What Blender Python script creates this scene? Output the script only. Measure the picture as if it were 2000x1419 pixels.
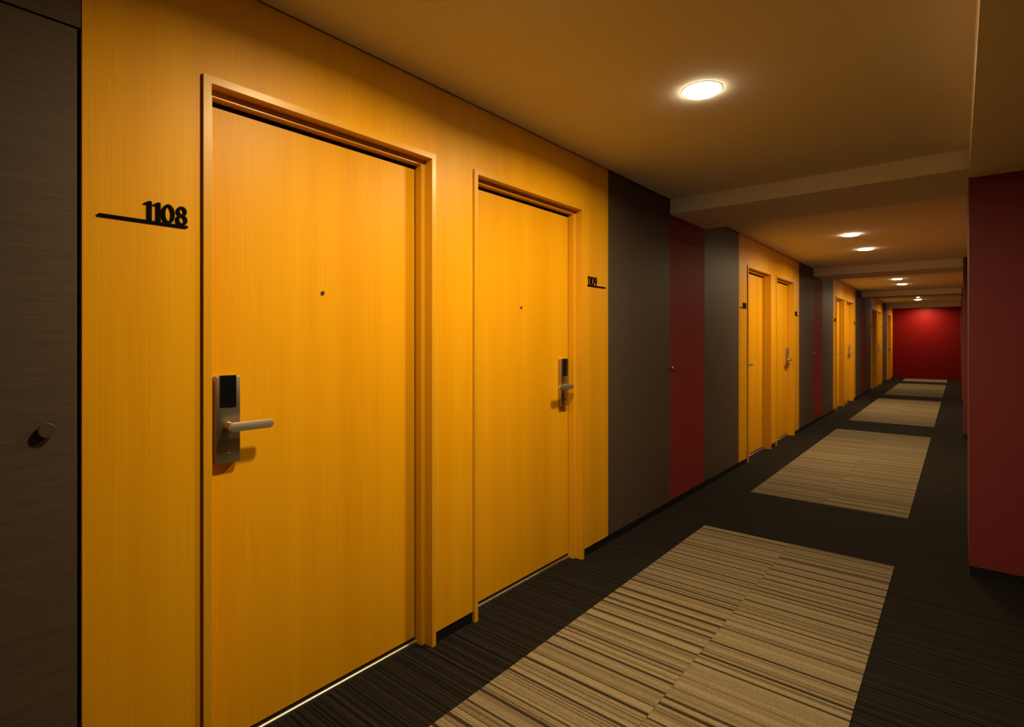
import bpy, bmesh, math, random
from mathutils import Vector

# ------------------------------------------------------------------ clear
for o in list(bpy.data.objects):
    bpy.data.objects.remove(o, do_unlink=True)
S = bpy.context.scene
C = S.collection
random.seed(11)

# ------------------------------------------------------------------ camera
cd = bpy.data.cameras.new('camera')
cd.sensor_fit = 'HORIZONTAL'
cd.sensor_width = 36.0
cd.lens = 36.0 * 1057.42 / 2000.0
cd.shift_y = -(709.5 - 662.15) / 2000.0
cd.clip_start = 0.02
cd.clip_end = 100
cam = bpy.data.objects.new('camera', cd)
cam.location = (0, 0, 1.25)
cam.rotation_euler = (math.radians(90), 0, math.radians(39.551))
C.objects.link(cam)
S.camera = cam

# ------------------------------------------------------------------ world, exposure
w = bpy.data.worlds.new('world')
S.world = w
w.use_nodes = True
w.node_tree.nodes['Background'].inputs[0].default_value = (0, 0, 0, 1)
w.node_tree.nodes['Background'].inputs[1].default_value = 0.0
S.view_settings.view_transform = 'Standard'
S.view_settings.look = 'None'
S.view_settings.exposure = 0.0
S.view_settings.gamma = 1.0
S.view_settings.use_curve_mapping = False

LAMP_POWER = 24.0
LAMP_COLOUR = (1.0, 0.745, 0.375)

# ------------------------------------------------------------------ dimensions (metres; camera at the origin, corridor runs along +Y)
D = 1.6593            # left wall plane at x = -D
P = 5.1256            # length of one bay
ZC = 2.285            # ceiling
ZB = 2.178            # underside of beams
ZS = 2.106            # underside of the lobby soffit
XR = 0.041            # corridor face of the right-hand piers
XRR = 0.26            # recessed right wall between piers
W0, C1, C2, W1, R0, R1 = 0.352, 0.6253, 1.7373, 2.931, 3.854, 4.560
C1W, C2W = 0.8826, 0.9036
HC = 2.003            # casing top
YE = 21.30            # end wall
YB = -2.0             # wall behind the camera
COL = 3.766           # front face of the first pier
BASE = 0.047
LX, L0, LDY = -0.8243, 2.2375, 1.1084

# ------------------------------------------------------------------ materials
def new_mat(name):
    m = bpy.data.materials.new(name)
    m.use_nodes = True
    nt = m.node_tree
    return m, nt, nt.nodes['Principled BSDF'], nt.nodes.new, nt.links.new

def plain(name, col, rough=0.5, metal=0.0, spec=0.5, bump=0.0, bscale=300):
    m, nt, b, N, L = new_mat(name)
    b.inputs['Base Color'].default_value = (*col, 1)
    b.inputs['Roughness'].default_value = rough
    b.inputs['Metallic'].default_value = metal
    b.inputs['Specular IOR Level'].default_value = spec
    geo = N('ShaderNodeNewGeometry')
    n = N('ShaderNodeTexNoise')
    n.inputs['Scale'].default_value = bscale
    n.inputs['Detail'].default_value = 3
    L(geo.outputs['Position'], n.inputs['Vector'])
    mix = N('ShaderNodeMixRGB')
    mix.blend_type = 'MULTIPLY'
    mix.inputs[0].default_value = 0.12
    mix.inputs[1].default_value = (*col, 1)
    L(n.outputs['Fac'], mix.inputs[2])
    L(mix.outputs[0], b.inputs['Base Color'])
    if bump:
        bp = N('ShaderNodeBump')
        bp.inputs['Strength'].default_value = bump
        bp.inputs['Distance'].default_value = 0.001
        L(n.outputs['Fac'], bp.inputs['Height'])
        L(bp.outputs[0], b.inputs['Normal'])
    return m

def grain(name, dark, light, stretch, rough, spec, fine=170, band=7, fine_amt=0.45, coat=0.0):
    """wood veneer: fine fibres and broad bands along the axis whose stretch is small"""
    m, nt, b, N, L = new_mat(name)
    geo = N('ShaderNodeNewGeometry')
    oi = N('ShaderNodeObjectInfo')
    mul = N('ShaderNodeVectorMath'); mul.operation = 'SCALE'
    mul.inputs[0].default_value = (3.1, 7.3, 11.7)
    L(oi.outputs['Random'], mul.inputs['Scale'])
    add = N('ShaderNodeVectorMath'); add.operation = 'ADD'
    L(geo.outputs['Position'], add.inputs[0]); L(mul.outputs[0], add.inputs[1])
    mp = N('ShaderNodeMapping')
    mp.inputs['Scale'].default_value = stretch
    L(add.outputs[0], mp.inputs['Vector'])
    n1 = N('ShaderNodeTexNoise'); n1.inputs['Scale'].default_value = fine; n1.inputs['Detail'].default_value = 4
    n1.inputs['Roughness'].default_value = 0.65
    n2 = N('ShaderNodeTexNoise'); n2.inputs['Scale'].default_value = band; n2.inputs['Detail'].default_value = 3
    L(mp.outputs[0], n1.inputs['Vector']); L(mp.outputs[0], n2.inputs['Vector'])
    mx = N('ShaderNodeMix'); mx.data_type = 'FLOAT'
    mx.inputs[0].default_value = fine_amt
    L(n2.outputs['Fac'], mx.inputs[2]); L(n1.outputs['Fac'], mx.inputs[3])
    cr = N('ShaderNodeValToRGB')
    cr.color_ramp.elements[0].position = 0.30
    cr.color_ramp.elements[0].color = (*dark, 1)
    cr.color_ramp.elements[1].position = 0.68
    cr.color_ramp.elements[1].color = (*light, 1)
    L(mx.outputs[0], cr.inputs[0])
    L(cr.outputs[0], b.inputs['Base Color'])
    b.inputs['Roughness'].default_value = rough
    b.inputs['Specular IOR Level'].default_value = spec
    bp = N('ShaderNodeBump'); bp.inputs['Strength'].default_value = 0.06; bp.inputs['Distance'].default_value = 0.0006
    L(n1.outputs['Fac'], bp.inputs['Height']); L(bp.outputs[0], b.inputs['Normal'])
    return m

M = {}
M['wood'] = grain('honey wood veneer', (0.67, 0.294, 0.002), (0.81, 0.404, 0.006), (1, 1, 0.012), 0.42, 0.22)
M['casing'] = grain('casing wood', (0.63, 0.315, 0.006), (0.74, 0.39, 0.015), (1, 1, 0.02), 0.34, 0.5, fine=120, band=5)
M['casing_h'] = grain('casing wood head', (0.63, 0.315, 0.006), (0.74, 0.39, 0.015), (1, 0.02, 1), 0.34, 0.5, fine=120, band=5)
M['grey'] = grain('dark grey grasscloth', (0.059, 0.041, 0.031), (0.101, 0.070, 0.053), (1, 0.035, 1), 0.6, 0.3, fine=330, band=70, fine_amt=0.7)
M['red_door'] = plain('dull red paint', (0.275, 0.036, 0.036), 0.6, spec=0.05, bscale=90)
M['red_pier'] = plain('deep red paint', (0.165, 0.023, 0.028), 0.55, spec=0.3, bscale=90)
M['red_end'] = plain('bright red paint', (0.168, 0.0050, 0.0060), 0.5, spec=0.08, bscale=60)
M['ceiling'] = plain('ceiling paint', (0.86, 0.82, 0.74), 0.9, spec=0.1, bscale=120)
M['pier_side'] = plain('taupe paint', (0.16, 0.10, 0.06), 0.7, spec=0.2, bscale=90)
M['black'] = plain('black skirting', (0.010, 0.011, 0.014), 0.4, spec=0.3)
M['gap_shade'] = plain('dark brown gap shade', (0.022, 0.014, 0.009), 0.8, spec=0.1)  # painted shade for the gaps around the room door leaves
M['void'] = plain('dark gap', (0.004, 0.004, 0.004), 0.9, spec=0.0)
M['sign'] = plain('black lacquered metal', (0.0025, 0.0018, 0.0016), 0.6, spec=0.04)
M['glass'] = plain('black card reader glass', (0.006, 0.006, 0.007), 0.12, spec=0.5)
M['steel'] = plain('brushed warm nickel', (0.48, 0.42, 0.34), 0.38, 1.0, bscale=40)
M['steel_lever'] = plain('satin nickel', (0.66, 0.58, 0.47), 0.5, 1.0, bscale=40)
M['strip'] = plain('threshold metal', (0.62, 0.58, 0.50), 0.36, 1.0, bscale=40)
M['trim'] = plain('white lamp trim', (0.80, 0.77, 0.70), 0.5, spec=0.3)
M['lens'] = plain('dark peephole lens', (0.02, 0.015, 0.01), 0.08, spec=0.6)

def reflector():
    m, nt, b, N, L = new_mat('lamp reflector')
    b.inputs['Base Color'].default_value = (0.92, 0.90, 0.86, 1)
    b.inputs['Roughness'].default_value = 0.35
    b.inputs['Metallic'].default_value = 0.0
    return m
M['reflector'] = reflector()

def emit(name, col, s):
    m, nt, b, N, L = new_mat(name)
    b.inputs['Base Color'].default_value = (0.8, 0.8, 0.8, 1)
    b.inputs['Emission Color'].default_value = (*col, 1)
    b.inputs['Emission Strength'].default_value = s
    return m
M['diffuser'] = emit('glowing lamp diffuser', (1.0, 0.80, 0.50), 52.0)

def carpet(name, light):
    m, nt, b, N, L = new_mat(name)
    geo = N('ShaderNodeNewGeometry')
    sep = N('ShaderNodeSeparateXYZ'); L(geo.outputs['Position'], sep.inputs[0])
    oi = N('ShaderNodeObjectInfo')
    rnd = N('ShaderNodeMath'); rnd.operation = 'MULTIPLY'; rnd.inputs[1].default_value = 57.0
    L(oi.outputs['Random'], rnd.inputs[0])
    yy = N('ShaderNodeMath'); yy.operation = 'ADD'
    L(sep.outputs['Y'], yy.inputs[0])
    if light:
        L(rnd.outputs[0], yy.inputs[1])
    else:
        # dark tiles: stripes shift between columns of tiles half a metre wide
        fl = N('ShaderNodeMath'); fl.operation = 'MULTIPLY_ADD'; fl.inputs[1].default_value = 1.919; fl.inputs[2].default_value = 30.525
        L(sep.outputs['X'], fl.inputs[0])
        f2 = N('ShaderNodeMath'); f2.operation = 'FLOOR'; L(fl.outputs[0], f2.inputs[0])
        f3 = N('ShaderNodeMath'); f3.operation = 'MULTIPLY'; f3.inputs[1].default_value = 3.37; L(f2.outputs[0], f3.inputs[0])
        L(f3.outputs[0], yy.inputs[1])
    def stripes(scale, detail=1.0):
        n = N('ShaderNodeTexNoise'); n.noise_dimensions = '1D'
        sc = N('ShaderNodeMath'); sc.operation = 'MULTIPLY'; sc.inputs[1].default_value = scale
        L(yy.outputs[0], sc.inputs[0])
        L(sc.outputs[0], n.inputs['W'])
        n.inputs['Scale'].default_value = 1.0
        n.inputs['Detail'].default_value = detail
        return n.outputs['Fac']
    def ramp(src, p0, p1, c0, c1):
        r = N('ShaderNodeValToRGB')
        r.color_ramp.elements[0].position = p0; r.color_ramp.elements[0].color = (*c0, 1)
        r.color_ramp.elements[1].position = p1; r.color_ramp.elements[1].color = (*c1, 1)
        L(src, r.inputs[0]); return r.outputs[0]
    def mul(a, bb, f=1.0):
        x = N('ShaderNodeMixRGB'); x.blend_type = 'MULTIPLY'; x.inputs[0].default_value = f
        L(a, x.inputs[1]); L(bb, x.inputs[2]); return x.outputs[0]
    if light:
        base = ramp(stripes(26, 2), 0.34, 0.62, (0.150, 0.118, 0.077), (0.243, 0.199, 0.126))
        s1 = ramp(stripes(44, 0.5), 0.615, 0.645, (1, 1, 1), (0.20, 0.19, 0.17))
        s2 = ramp(stripes(120, 0.5), 0.66, 0.70, (1, 1, 1), (0.36, 0.33, 0.30))
        c = mul(mul(base, s1), s2)
    else:
        base = ramp(stripes(70, 3), 0.32, 0.68, (0.0060, 0.0054, 0.0052), (0.0225, 0.0195, 0.0178))
        s2 = ramp(stripes(150, 0.5), 0.58, 0.66, (1, 1, 1), (0.45, 0.42, 0.40))
        c = mul(base, s2)
    sp = N('ShaderNodeTexNoise'); sp.inputs['Scale'].default_value = 420; sp.inputs['Detail'].default_value = 2
    L(geo.outputs['Position'], sp.inputs['Vector'])
    spk = ramp(sp.outputs['Fac'], 0.30, 0.70, (0.55, 0.55, 0.55), (1.35, 1.35, 1.35))
    c = mul(c, spk)
    L(c, b.inputs['Base Color'])
    b.inputs['Roughness'].default_value = 0.95
    b.inputs['Specular IOR Level'].default_value = 0.08
    bp = N('ShaderNodeBump'); bp.inputs['Strength'].default_value = 0.35; bp.inputs['Distance'].default_value = 0.002
    L(sp.outputs['Fac'], bp.inputs['Height']); L(bp.outputs[0], b.inputs['Normal'])
    return m
M['carpet_light'] = carpet('beige striped carpet', True)
M['carpet_dark'] = carpet('dark brown striped carpet', False)

# ------------------------------------------------------------------ mesh helper
class MB:
    def __init__(s):
        s.v = []; s.f = []; s.mi = []
    def add(s, vs, fs, mi=0):
        n = len(s.v)
        s.v += [tuple(p) for p in vs]
        for f in fs:
            s.f.append([i + n for i in f]); s.mi.append(mi)
        return s
    def box(s, x0, x1, y0, y1, z0, z1, mi=0):
        return s.add([(x0, y0, z0), (x1, y0, z0), (x1, y1, z0), (x0, y1, z0), (x0, y0, z1), (x1, y0, z1), (x1, y1, z1), (x0, y1, z1)],
                     [(0, 3, 2, 1), (4, 5, 6, 7), (0, 1, 5, 4), (1, 2, 6, 5), (2, 3, 7, 6), (3, 0, 4, 7)], mi)
    def prism_x(s, poly, x0, x1):
        """closed polygon in (y, z), counter-clockwise seen from +x, thickened from x0 to x1"""
        n = len(poly)
        s.add([(x0, y, z) for y, z in poly] + [(x1, y, z) for y, z in poly],
              [tuple(range(n - 1, -1, -1)), tuple(range(n, 2 * n))] + [(i, (i + 1) % n, n + (i + 1) % n, n + i) for i in range(n)])
        return s
    def ring_x(s, outer, inner, x0, x1):
        n = len(outer)
        vs = [(x0, y, z) for y, z in outer] + [(x0, y, z) for y, z in inner] + [(x1, y, z) for y, z in outer] + [(x1, y, z) for y, z in inner]
        fs = []
        for i in range(n):
            j = (i + 1) % n
            fs += [(i, n + i, n + j, j), (2 * n + i, 2 * n + j, 3 * n + j, 3 * n + i), (i, j, 2 * n + j, 2 * n + i), (n + i, 3 * n + i, 3 * n + j, n + j)]
        return s.add(vs, fs)
    def lathe(s, prof, axis, c, seg=32, cap0=True, cap1=True):
        """profile [(r, t)] turned about axis ('x' or 'z') through c"""
        vs = []
        for r, t in prof:
            for k in range(seg):
                a = 2 * math.pi * k / seg
                u, q = r * math.cos(a), r * math.sin(a)
                vs.append((c[0] + t, c[1] + u, c[2] + q) if axis == 'x' else (c[0] + u, c[1] + q, c[2] + t))
        fs = []
        for i in range(len(prof) - 1):
            for k in range(seg):
                k2 = (k + 1) % seg
                fs.append((i * seg + k, i * seg + k2, (i + 1) * seg + k2, (i + 1) * seg + k))
        if cap0: fs.append(tuple(range(seg - 1, -1, -1)))
        if cap1: fs.append(tuple((len(prof) - 1) * seg + k for k in range(seg)))
        return s.add(vs, fs)
    def build(s, name, mats, parent=None, smooth=False, bevel=0.0, bseg=2, fix=True):
        me = bpy.data.meshes.new(name)
        me.from_pydata(s.v, [], s.f)
        if not isinstance(mats, (list, tuple)): mats = [mats]
        for m in mats: me.materials.append(M[m])
        for p, i in zip(me.polygons, s.mi): p.material_index = i
        if fix or bevel:
            bm = bmesh.new(); bm.from_mesh(me)
            bmesh.ops.recalc_face_normals(bm, faces=bm.faces)
            if bevel:
                ed = [e for e in bm.edges if len(e.link_faces) == 2 and e.calc_face_angle(0) > 0.5]
                bmesh.ops.bevel(bm, geom=ed, offset=bevel, segments=bseg, affect='EDGES', profile=0.5)
            bm.to_mesh(me); bm.free()
        if smooth:
            for p in me.polygons: p.use_smooth = True
            me.set_sharp_from_angle(angle=math.radians(40))
        o = bpy.data.objects.new(name, me)
        C.objects.link(o)
        if parent is not None: o.parent = parent
        return o

def empty(name, loc=(0, 0, 0)):
    o = bpy.data.objects.new(name, None)
    o.empty_display_size = 0.1
    o.location = loc
    C.objects.link(o)
    return o

def tag(o, label, cat, group=None, kind=None):
    o['label'] = label
    o['category'] = cat
    if group: o['group'] = group
    if kind: o['kind'] = kind
    return o

def copy_tree(o, parent=None):
    c = o.copy(); C.objects.link(c); c.parent = parent
    for ch in list(o.children): copy_tree(ch, c)
    return c

# ------------------------------------------------------------------ floor
fl = MB()
fl.box(-1.86, 3.4, YB - 0.1, YE + 0.1, -0.10, 0.0)
floor = fl.build('floor', 'carpet_dark')
tag(floor, 'dark brown carpet floor with fine cross stripes', 'floor', kind='structure')

# pale carpet panels set into the dark carpet, two tiles wide
RL, RR, RA, RB, RP = -1.3163, -0.2736, 4.659, 8.703, 5.0769
TY = (RB - RA) / 8
TX = (RR - RL) / 2
tile_me = None
panel_labels = [
    'pale beige striped carpet panel nearest the camera, opposite door 1109',
    'second pale striped carpet panel along the corridor, starting just past the first beam',
    'third pale carpet panel along the corridor, starting just past the second beam',
    'fourth pale carpet panel along the corridor, starting past the third beam',
    'thin pale carpet strip touching the red end wall']
for k in range(-1, 4):
    p = empty('carpet_panel', ((RL + RR) / 2, RA + k * RP, 0))
    tag(p, panel_labels[k + 1], 'carpet', 'pale carpet panels down the corridor')
    for i in range(8):
        y0 = i * TY
        ln = min(TY, YE - 0.004 - (RA + k * RP + y0))
        if ln < 0.02: continue
        for sx in (-1, 1):
            if ln < TY - 1e-6 or tile_me is None:
                t = MB().box(-TX / 2 + 0.0004, TX / 2 - 0.0004, 0.0004, ln - 0.0004, 0.0, 0.004).build('carpet_tile', 'carpet_light', p)
                if ln >= TY - 1e-6: tile_me = t.data
            else:
                t = bpy.data.objects.new('carpet_tile', tile_me); C.objects.link(t); t.parent = p
            t.location = (sx * TX / 2, y0, 0)

# ------------------------------------------------------------------ ceiling with holes for the lamps
LAMPS = [(L0 - LDY + b * P, b, 0) for b in range(3)] + [(L0 + b * P, b, 1) for b in range(4)] + [(20.81, 4, 0)]
LAMPS.sort()
RH = 0.078
ce = MB()
XL = -D + 0.011
SQ = 0.14
SEG = 32
def quad(x0, x1, y0, y1, z=ZC):
    ce.add([(x0, y0, z), (x0, y1, z), (x1, y1, z), (x1, y0, z)], [(0, 1, 2, 3)])
y = YB - 0.05
for ly, b, _ in LAMPS:
    quad(XL, XRR + 0.1, y, ly - SQ)
    quad(XL, LX - SQ, ly - SQ, ly + SQ)
    quad(LX + SQ, XRR + 0.1, ly - SQ, ly + SQ)
    vs = []
    for kk in range(SEG):
        a = 2 * math.pi * kk / SEG
        cx, cy = math.cos(a), math.sin(a)
        m = max(abs(cx), abs(cy))
        vs.append((LX + SQ * cx / m, ly + SQ * cy / m, ZC))
    for kk in range(SEG):
        a = 2 * math.pi * kk / SEG
        vs.append((LX + RH * math.cos(a), ly + RH * math.sin(a), ZC))
    ce.add(vs, [(kk, (kk + 1) % SEG, SEG + (kk + 1) % SEG, SEG + kk) for kk in range(SEG)])
    y = ly + SQ
quad(XL, XRR + 0.1, y, YE + 0.05)
ce.add([(XL, YB, ZC), (XL, YE, ZC), (XL, YE, ZC + 0.04), (XL, YB, ZC + 0.04)], [(0, 1, 2, 3)])          # edge of the shadow gap
ce.add([(-D - 0.05, YB, ZC + 0.04), (-D - 0.05, YE, ZC + 0.04), (XL, YE, ZC + 0.04), (XL, YB, ZC + 0.04)], [(0, 1, 2, 3)])
ceiling = ce.build('ceiling', 'ceiling')
tag(ceiling, 'plain painted corridor ceiling with recessed lamps and shallow beams', 'ceiling', kind='structure')
for b in range(-1, 4):
    y0, y1 = R0 + b * P, R1 + b * P
    MB().box(-D + 0.002, XR + 0.25, y0, y1, ZB, ZC + 0.02).build('beam', 'ceiling', ceiling)
MB().box(XR, 3.25, YB, COL, ZS, ZC + 0.05).build('lobby_soffit', 'ceiling', ceiling)

# ------------------------------------------------------------------ left wall
wl = MB()
wl.box(-1.90, -1.80, YB - 0.1, YE + 0.1, 0, ZC + 0.08)
wall_left = wl.build('wall_left', 'void')
tag(wall_left, 'long corridor wall clad in honey wood, dark grey and red panels', 'wall', kind='structure')

def panel(name, mat, y0, y1, z0=BASE, z1=ZC + 0.03, holes=(), x=-D, th=0.022, bevel=0.0):
    m = MB()
    ys = y0
    for (a, bb, hz) in holes:
        if a > ys: m.box(x - th, x, ys, a, z0, z1)
        m.box(x - th, x, a, bb, hz, z1)
        ys = bb
    if y1 > ys: m.box(x - th, x, ys, y1, z0, z1)
    return m.build(name, mat, wall_left, bevel=bevel)

def hole(y, wd): return (y + 0.010, y + wd - 0.010, HC - 0.010)
LASTDOOR = 19.80
for b in range(0, 4):
    o = b * P
    panel('wood_panel', 'wood', W0 + o, W1 + o, holes=(hole(C1 + o, C1W), hole(C2 + o, C2W)), x=-D + 0.002)
    panel('grey_panel', 'grey', W1 + o, R0 + o - 0.0015)
    if b < 3:
        panel('red_panel', 'red_door', R0 + o, R1 + o, z0=2.0195)
        panel('grey_panel', 'grey', R1 + o + 0.0015, W0 + o + P)
# last half bay: grey then wood with one door
panel('grey_panel', 'grey', R0 + 3 * P, 19.45)
panel('wood_panel', 'wood', 19.45, YE, holes=(hole(LASTDOOR, C2W),), x=-D + 0.002)
# near end: grey cupboard door surround
GD0, GD1, GDZ = -0.42, 0.3455, 2.0065
panel('grey_panel', 'grey', GD0 - 0.003, W0, z0=GDZ + 0.005)
panel('grey_panel', 'grey', YB, GD0 - 0.004)

# ------------------------------------------------------------------ other walls
wall_end = MB().box(-D - 0.15, 0.6, YE + 0.004, YE + 0.1, 0, ZC + 0.06).build('wall_end', 'void')
tag(wall_end, 'bright red wall closing the far end of the corridor', 'wall', kind='structure')
MB().box(-D - 0.1, -0.6308, YE - 0.01, YE + 0.004, 0.0, ZC + 0.02).build('red_panel', 'red_end', wall_end)
MB().box(-0.6292, 0.40, YE - 0.01, YE + 0.004, 0.0, ZC + 0.02).build('red_panel', 'red_end', wall_end)

wall_right = MB().box(XRR, XRR + 0.12, COL + 0.72, YE, 0, ZC + 0.04).build('wall_right', 'red_pier')
tag(wall_right, 'red corridor wall with projecting piers facing the doors', 'wall', kind='structure')
def pier(x0, x1, y0, y1, z1):
    m = MB()
    m.box(x0, x1, y0, y1, BASE, z1, 0)
    o = m.build('pier', ['red_pier', 'pier_side'], wall_right)
    for p in o.data.polygons:
        if p.normal.x < -0.5: p.material_index = 1
    return o
pier(XR, 3.25, COL, COL + 0.72, ZC + 0.02)
for b in range(1, 3):
    pier(XR, XRR, COL + b * P, COL + b * P + 0.72, ZC + 0.02)
pier(XR, XRR, COL + 3 * P, YE - 0.01, ZC + 0.02)
wall_back = MB().box(-D - 0.2, 3.4, YB - 0.1, YB, 0, ZC + 0.06).build('wall_back', 'grey')
tag(wall_back, 'dark grey wall behind the camera', 'wall', kind='structure')
wall_lobby = MB().box(3.2, 3.3, YB, COL + 0.7, 0, ZC + 0.06).build('wall_lobby', 'grey')
tag(wall_lobby, 'dark grey side wall of the lobby beside the corridor', 'wall', kind='structure')

# ------------------------------------------------------------------ baseboards
bl = empty('baseboard_left', (-D, 0, 0))
tag(bl, 'low black skirting along the door wall', 'baseboard', kind='structure')
def skirt(y0, y1):
    MB().box(-0.025, -0.0015, y0 + 0.0007, y1 - 0.0007, 0.0, BASE).build('baseboard_section', 'black', bl)
skirt(YB, GD0 - 0.003)
for b in range(0, 4):
    o = b * P
    skirt(W0 + o, C1 + o)
    skirt(C1 + C1W + o, C2 + o)
    if b < 3:
        skirt(C2 + C2W + o, R1 + o - 0.001)
        skirt(R1 + o + 0.001, W0 + o + P)
skirt(C2 + C2W + 3 * P, LASTDOOR)
skirt(LASTDOOR + C2W, YE - 0.01)
br = empty('baseboard_right', (XR, COL, 0))
tag(br, 'low black skirting round the red piers', 'baseboard', kind='structure')
def skirt_r(x0, x1, y0, y1):
    MB().box(x0 - XR, x1 - XR, y0 - COL, y1 - COL, 0, BASE).build('baseboard_section', 'black', br)
skirt_r(XR + 0.003, 3.2, COL + 0.003, COL + 0.717)
for b in range(1, 3): skirt_r(XR + 0.003, XRR, COL + b * P + 0.003, COL + b * P + 0.717)
skirt_r(XR + 0.003, XRR, COL + 3 * P + 0.003, YE - 0.012)
for b in range(0, 3): skirt_r(XRR - 0.004, XRR, COL + b * P + 0.72, COL + (b + 1) * P)

# ------------------------------------------------------------------ guest room doors
# local coordinates: origin on the wall plane at the floor, at the near outer edge of the casing; +x into the corridor, +y along it
PROF = [(0.0, -0.14), (0.0, 0.012), (0.0213, 0.012), (0.0213, -0.0335), (0.0405, -0.0335), (0.0405, -0.14)]

def casing_parts(root, wd, H):
    def pts(o): return [(o, 0.0), (o, H - o), (wd - o, H - o), (wd - o, 0.0)]
    rows = [[(x, yy, zz) for (yy, zz) in pts(o)] for (o, x) in PROF]
    n = len(PROF)
    for nm, i in (('jamb', 0), ('head', 1), ('jamb', 2)):
        m = MB()
        m.add([r[i] for r in rows] + [r[i + 1] for r in rows],
              [(k, (k + 1) % n, n + (k + 1) % n, n + k) for k in range(n)] + [tuple(range(n)), tuple(range(2 * n - 1, n - 1, -1))])
        m.build(nm, 'casing_h' if nm == 'head' else 'casing', root)

def rounded_bar(y0, y1, zc, h, n=10):
    r = h / 2
    pts = []
    for k in range(n + 1):
        a = -math.pi / 2 + math.pi * k / n
        pts.append((y1 - r + r * math.cos(a), zc + r * math.sin(a)))
    for k in range(n + 1):
        a = math.pi / 2 + math.pi * k / n
        pts.append((y0 + r + r * math.cos(a), zc + r * math.sin(a)))
    return pts

def make_door(name, wd, lock_near):
    root = empty(name)
    casing_parts(root, wd, HC)
    XD = -0.0685                       # face of the leaf
    MB().box(XD - 0.045, XD, 0.0405 + 0.004, wd - 0.0405 - 0.005, 0.026, 1.9475).build('leaf', 'wood', root, bevel=0.001, bseg=1)
    t = MB()
    sec = [(XD + 0.0005, 0.0), (XD + 0.012, 0.0)] + [(XD + 0.003 + 0.009 * math.cos(a), 0.007 + 0.009 * math.sin(a)) for a in [math.pi / 2 * k / 8 for k in range(9)]] + [(XD + 0.0005, 0.016)]
    n = len(sec)
    t.add([(x, 0.041, z) for x, z in sec] + [(x, wd - 0.041, z) for x, z in sec],
          [tuple(range(n)), tuple(range(2 * n - 1, n - 1, -1))] + [(k, (k + 1) % n, n + (k + 1) % n, n + k) for k in range(n)])
    t.build('threshold_strip', 'strip', root, smooth=True)
    sl = MB()  # dark strips standing in for shade beside, above and below the leaf
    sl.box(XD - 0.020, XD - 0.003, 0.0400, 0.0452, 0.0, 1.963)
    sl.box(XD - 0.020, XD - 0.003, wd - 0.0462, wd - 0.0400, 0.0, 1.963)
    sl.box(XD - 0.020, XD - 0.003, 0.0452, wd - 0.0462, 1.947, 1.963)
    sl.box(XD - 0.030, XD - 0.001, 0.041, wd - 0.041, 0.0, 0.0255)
    sl.build('gap_shade', 'gap_shade', root)
    # peephole at mid width
    pc = (XD, 0.4195 if lock_near else 0.4260, 1.413)
    ph = MB().lathe([(0.0075, -0.002), (0.0075, 0.003), (0.0062, 0.0045), (0.0045, 0.0045), (0.0040, 0.0025)], 'x', pc, 24, True, True).build('peephole', 'steel', root, smooth=True)
    MB().lathe([(0.0040, 0.0015), (0.0034, 0.0040), (0.0018, 0.0050)], 'x', pc, 20).build('peephole_lens', 'lens', ph, smooth=True)
    # lock: built for the near side, mirrored for the far side
    s = 1 if lock_near else -1
    def Y(v): return v if lock_near else wd - v - 0.020
    def span(a, b): return (Y(a), Y(b)) if lock_near else (Y(b), Y(a))
    a, b = span(0.0545, 0.1265)
    pl = MB().box(XD, XD + 0.025, a, b, 0.876, 1.139).build('lock_plate', 'steel', root, bevel=0.0035, bseg=2, smooth=True)
    a, b = span(0.0645, 0.1145)
    MB().box(XD + 0.014, XD + 0.0268, a, b, 1.043, 1.1412).build('card_reader', 'glass', pl, bevel=0.002, bseg=1)
    pv = (XD + 0.025, Y(0.0905), 0.9885)
    MB().lathe([(0.0128, -0.001), (0.0128, 0.002), (0.0122, 0.003), (0.0122, 0.042)], 'x', pv, 28).build('handle_neck', 'steel', pl, smooth=True)
    a, b = span(0.0745, 0.2085)
    MB().prism_x(rounded_bar(a, b, 0.9885, 0.0275), XD + 0.060, XD + 0.0715).build('lever', 'steel_lever', pl, bevel=0.0018, bseg=2, smooth=True)
    kc = (XD + 0.025, Y(0.0905), 0.9125)
    MB().lathe([(0.0062, -0.001), (0.0062, 0.0016), (0.0050, 0.0022), (0.0030, 0.0008)], 'x', kc, 20).build('key_cylinder', 'steel', pl, smooth=True)
    return root

door_labels = [
    'honey wood room door with steel card lock, nearest, beside number 1108',
    'honey wood room door with steel card lock, beside number 1109',
    'honey wood room door just past the first red cupboard door',
    'honey wood room door between third room door and second red cupboard door',
    'honey wood room door just past the second red cupboard door',
    'honey wood room door just before the third red cupboard door',
    'honey wood room door just past the third red cupboard door',
    'distant honey wood room door, second past the third red cupboard door',
    'farthest honey wood room door next to the red end wall']
near_t = make_door('door_1', C1W, True)
far_t = make_door('door_2', C2W, False)
spots = []
for b in range(4):
    spots += [(C1 + b * P, True), (C2 + b * P, False)]
spots.append((LASTDOOR, False))
for i, (yy, near) in enumerate(spots):
    t = near_t if near else far_t
    d = t if i < 2 else copy_tree(t)
    d.name = 'door_%d' % (i + 1)
    d.location = (-D, yy, 0)
    tag(d, door_labels[i], 'door', 'honey wood guest room doors', 'structure')

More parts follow.
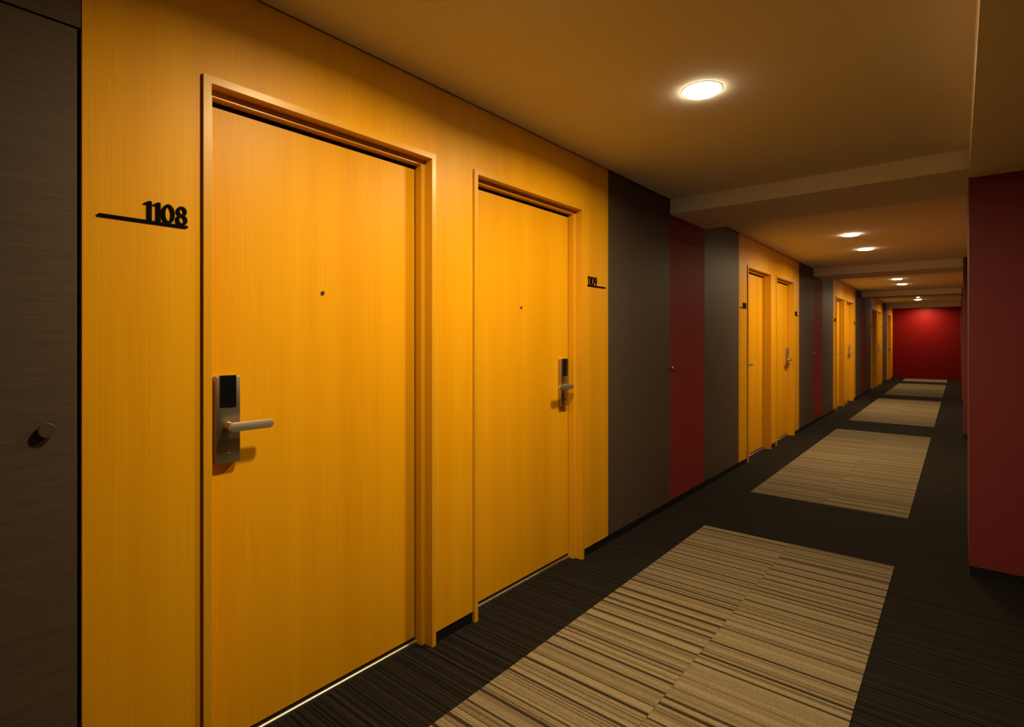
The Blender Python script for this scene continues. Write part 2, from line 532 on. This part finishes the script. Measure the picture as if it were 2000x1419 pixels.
# ------------------------------------------------------------------ cupboard doors (flush, black skirting below)
def make_cupboard(name, wd, z1, mat, knob_y, z0=BASE + 0.001):
    root = empty(name)
    MB().box(-0.030, 0.0, 0.0025, wd - 0.0025, z0, z1).build('leaf', mat, root, bevel=0.0012, bseg=1)
    kc = (0.0, knob_y, 1.036)
    MB().lathe([(0.0085, -0.001), (0.0085, 0.0060), (0.0160, 0.0070), (0.0170, 0.0080), (0.0170, 0.0150), (0.0160, 0.0162), (0.0140, 0.0162)], 'x', kc, 36).build('knob', 'steel', root, smooth=True)
    return root
n = len(spots)
g = make_cupboard('door_%d' % (n + 1), GD1 - GD0, GDZ, 'grey', 0.2843 - GD0)
g.location = (-D, GD0, 0)
tag(g, 'dark grey flush cupboard door with round steel knob, before number 1108', 'door', None, 'structure')
rd = make_cupboard('door_%d' % (n + 2), R1 - R0, 2.0165, 'red_door', 0.037)
rl = ['dull red flush cupboard door under the nearest beam, past number 1109',
      'dull red flush cupboard door under the second beam',
      'dull red flush cupboard door under the third, farther beam']
for b in range(3):
    d = rd if b == 0 else copy_tree(rd)
    d.name = 'door_%d' % (n + 2 + b)
    d.location = (-D, R0 + b * P, 0)
    tag(d, rl[b], 'door', 'red cupboard doors under the beams', 'structure')

# ------------------------------------------------------------------ room number signs
def ellipse(cy, cz, ry, rz, n=28):
    return [(cy + ry * math.cos(2 * math.pi * k / n), cz + rz * math.sin(2 * math.pi * k / n)) for k in range(n)]
DX0, DX1 = 0.0008, 0.0048
def digit(ch, root):
    """mesh of one digit with its lower near corner at y = 0, z = 0; returns (object, width)"""
    m = MB()
    h = 0.0525
    if ch == '1':
        m.prism_x([(0.0085, 0), (0.0175, 0), (0.0175, h), (0.0100, h), (0.0, h - 0.0070), (0.0, h - 0.0092), (0.0085, h - 0.0085)], DX0, DX1)
        wd = 0.0175
    elif ch == '0':
        m.ring_x(ellipse(0.0155, h / 2, 0.0155, h / 2), ellipse(0.0155, h / 2, 0.0075, h / 2 - 0.0065), DX0, DX1)
        wd = 0.031
    elif ch == '8':
        m.ring_x(ellipse(0.0140, h - 0.0138, 0.0125, 0.0138), ellipse(0.0140, h - 0.0138, 0.0052, 0.0078), DX0, DX1)
        m.ring_x(ellipse(0.0140, 0.0152, 0.0140, 0.0152), ellipse(0.0140, 0.0152, 0.0062, 0.0092), DX0, DX1 - 0.0001)
        wd = 0.028
    elif ch == '9':
        m.ring_x(ellipse(0.0140, h - 0.0175, 0.0140, 0.0175), ellipse(0.0140, h - 0.0175, 0.0064, 0.0112), DX0, DX1)
        out = [(0.0280, h - 0.0175), (0.0276, 0.0270), (0.0262, 0.0195), (0.0235, 0.0115), (0.0195, 0.0050), (0.0160, 0.0)]
        inn = [(0.0075, 0.0), (0.0120, 0.0060), (0.0160, 0.0130), (0.0190, 0.0205), (0.0204, 0.0280), (0.0205, h - 0.0175)]
        m.prism_x((out + inn)[::-1], DX0, DX1 - 0.0001)
        wd = 0.028
    return m.build('digit', 'sign', root), wd

def make_sign(text, digits_far):
    """bar 0.205 long starting at y = 0; digits stand on it, at its far or near end"""
    root = empty('room_number_sign')
    L_ = 0.205
    MB().prism_x(rounded_bar(0, L_, 0.0035, 0.0070, 6), 0.0, 0.0055).build('underline_bar', 'sign', root, bevel=0.0008, bseg=1)
    if text:
        ws = {'1': 0.0175, '0': 0.031, '8': 0.028, '9': 0.028}
        gaps = 0.0032
        tot = sum(ws[c] for c in text) + gaps * (len(text) - 1)
        y = (L_ - 0.002 - tot) if digits_far else 0.001
        for c in text:
            o, wd = digit(c, root)
            o.location = (0, y, 0.0055)
            y += wd + gaps
    else:
        a, b = (L_ - 0.112, L_ - 0.002) if digits_far else (0.002, 0.112)
        MB().box(DX0, DX1, a, b, 0.0055, 0.056).build('number_plate', 'sign', root, bevel=0.0008, bseg=1)
    return root
sign_labels = [
    'large black raised number 1108 on a thin bar, beside the nearest door',
    'smaller looking black raised number 1109 on a bar, before the grey panel',
    'small black number plate on a bar, before the third room door',
    'small black number plate on a bar, after the fourth room door',
    'tiny black number plate on a bar, before the fifth room door',
    'tiny black number plate on a bar, after the sixth room door',
    'tiny black number plate before the seventh room door',
    'tiny black number plate after the eighth room door',
    'tiny black number plate beside the farthest room door by the red end wall']
blank_far = blank_near = None
for i, (yy, near) in enumerate(spots):
    if i == 0: s_ = make_sign('1108', True)
    elif i == 1: s_ = make_sign('1109', False)
    elif near:
        if blank_far is None: blank_far = s_ = make_sign('', True)
        else: s_ = copy_tree(blank_far)
    else:
        if blank_near is None: blank_near = s_ = make_sign('', False)
        else: s_ = copy_tree(blank_near)
    ys = yy - 0.2425 if near else yy + C2W + 0.048
    s_.location = (-D + 0.002, ys, 1.558)
    tag(s_, sign_labels[i], 'sign', 'room number signs on the wood panels')

# ------------------------------------------------------------------ recessed ceiling lamps
ld = bpy.data.lights.new('lamp_light', 'AREA')
ld.shape = 'DISK'
ld.size = 0.125
ld.spread = math.radians(167.5)
ld.energy = LAMP_POWER
ld.color = LAMP_COLOUR
ld_far = ld.copy()
ld_far.energy = LAMP_POWER * 0.90          # the far bays burn a little dimmer
def make_lamp():
    root = empty('ceiling_downlight')
    MB().lathe([(0.0775, 0.002), (0.0810, -0.0002), (0.0812, -0.0014), (0.0790, -0.0020), (0.0757, -0.0012), (0.0755, 0.002)], 'z', (0, 0, 0), 40, False, False).build('trim_ring', 'trim', root, smooth=True)
    MB().lathe([(0.0755, -0.001), (0.0750, 0.020)], 'z', (0, 0, 0), 40, False, True).build('housing', 'reflector', root, smooth=True)
    MB().lathe([(0.0745, 0.004), (0.0745, -0.0040), (0.0715, -0.0080), (0.0640, -0.0110), (0.0500, -0.0125)], 'z', (0, 0, 0), 40, True, True).build('diffuser', 'diffuser', root, smooth=True)  # dome shaped to bulge below the ceiling, adding a halo around the lamp
    l = bpy.data.objects.new('lamp_light', ld)
    l.location = (0, 0, -0.0135)
    C.objects.link(l); l.parent = root
    return root
lamp_t = make_lamp()
lamp_labels = [
    'recessed round ceiling lamp over door 1108',
    'large bright recessed ceiling lamp nearest in view, before the first beam',
    'recessed ceiling lamp just past the first beam, nearer of its pair',
    'recessed ceiling lamp past the first beam, farther of its pair',
    'recessed ceiling lamp past the second beam, nearer of its pair',
    'recessed ceiling lamp past the second beam, farther of its pair',
    'recessed ceiling lamp past the third beam, below a tiny round light',
    'recessed ceiling lamp washing the red end wall behind the last beam']
for i, (ly, b, k) in enumerate(LAMPS):
    l = lamp_t if i == 0 else copy_tree(lamp_t)
    l.location = (LX, ly, ZC)
    if b in (1, 2, 3):
        for c in l.children:
            if c.type == 'LIGHT': c.data = ld_far
    tag(l, lamp_labels[i], 'ceiling lamp', 'recessed ceiling lamps')

# tiny round light set into the ceiling just past the third beam
sm = empty('emergency_light', (-0.778, 16.60, ZC))
MB().lathe([(0.030, 0.004), (0.036, 0.0), (0.036, -0.003), (0.030, -0.005), (0.027, -0.004)], 'z', (0, 0, 0), 32, False, False).build('trim_ring', 'trim', sm, smooth=True)
MB().lathe([(0.0285, 0.002), (0.0285, -0.005), (0.024, -0.010), (0.014, -0.013)], 'z', (0, 0, 0), 32, True, True).build('diffuser', 'diffuser', sm, smooth=True)
tag(sm, 'tiny round ceiling light just past the third beam, above the last bright disc', 'ceiling lamp')
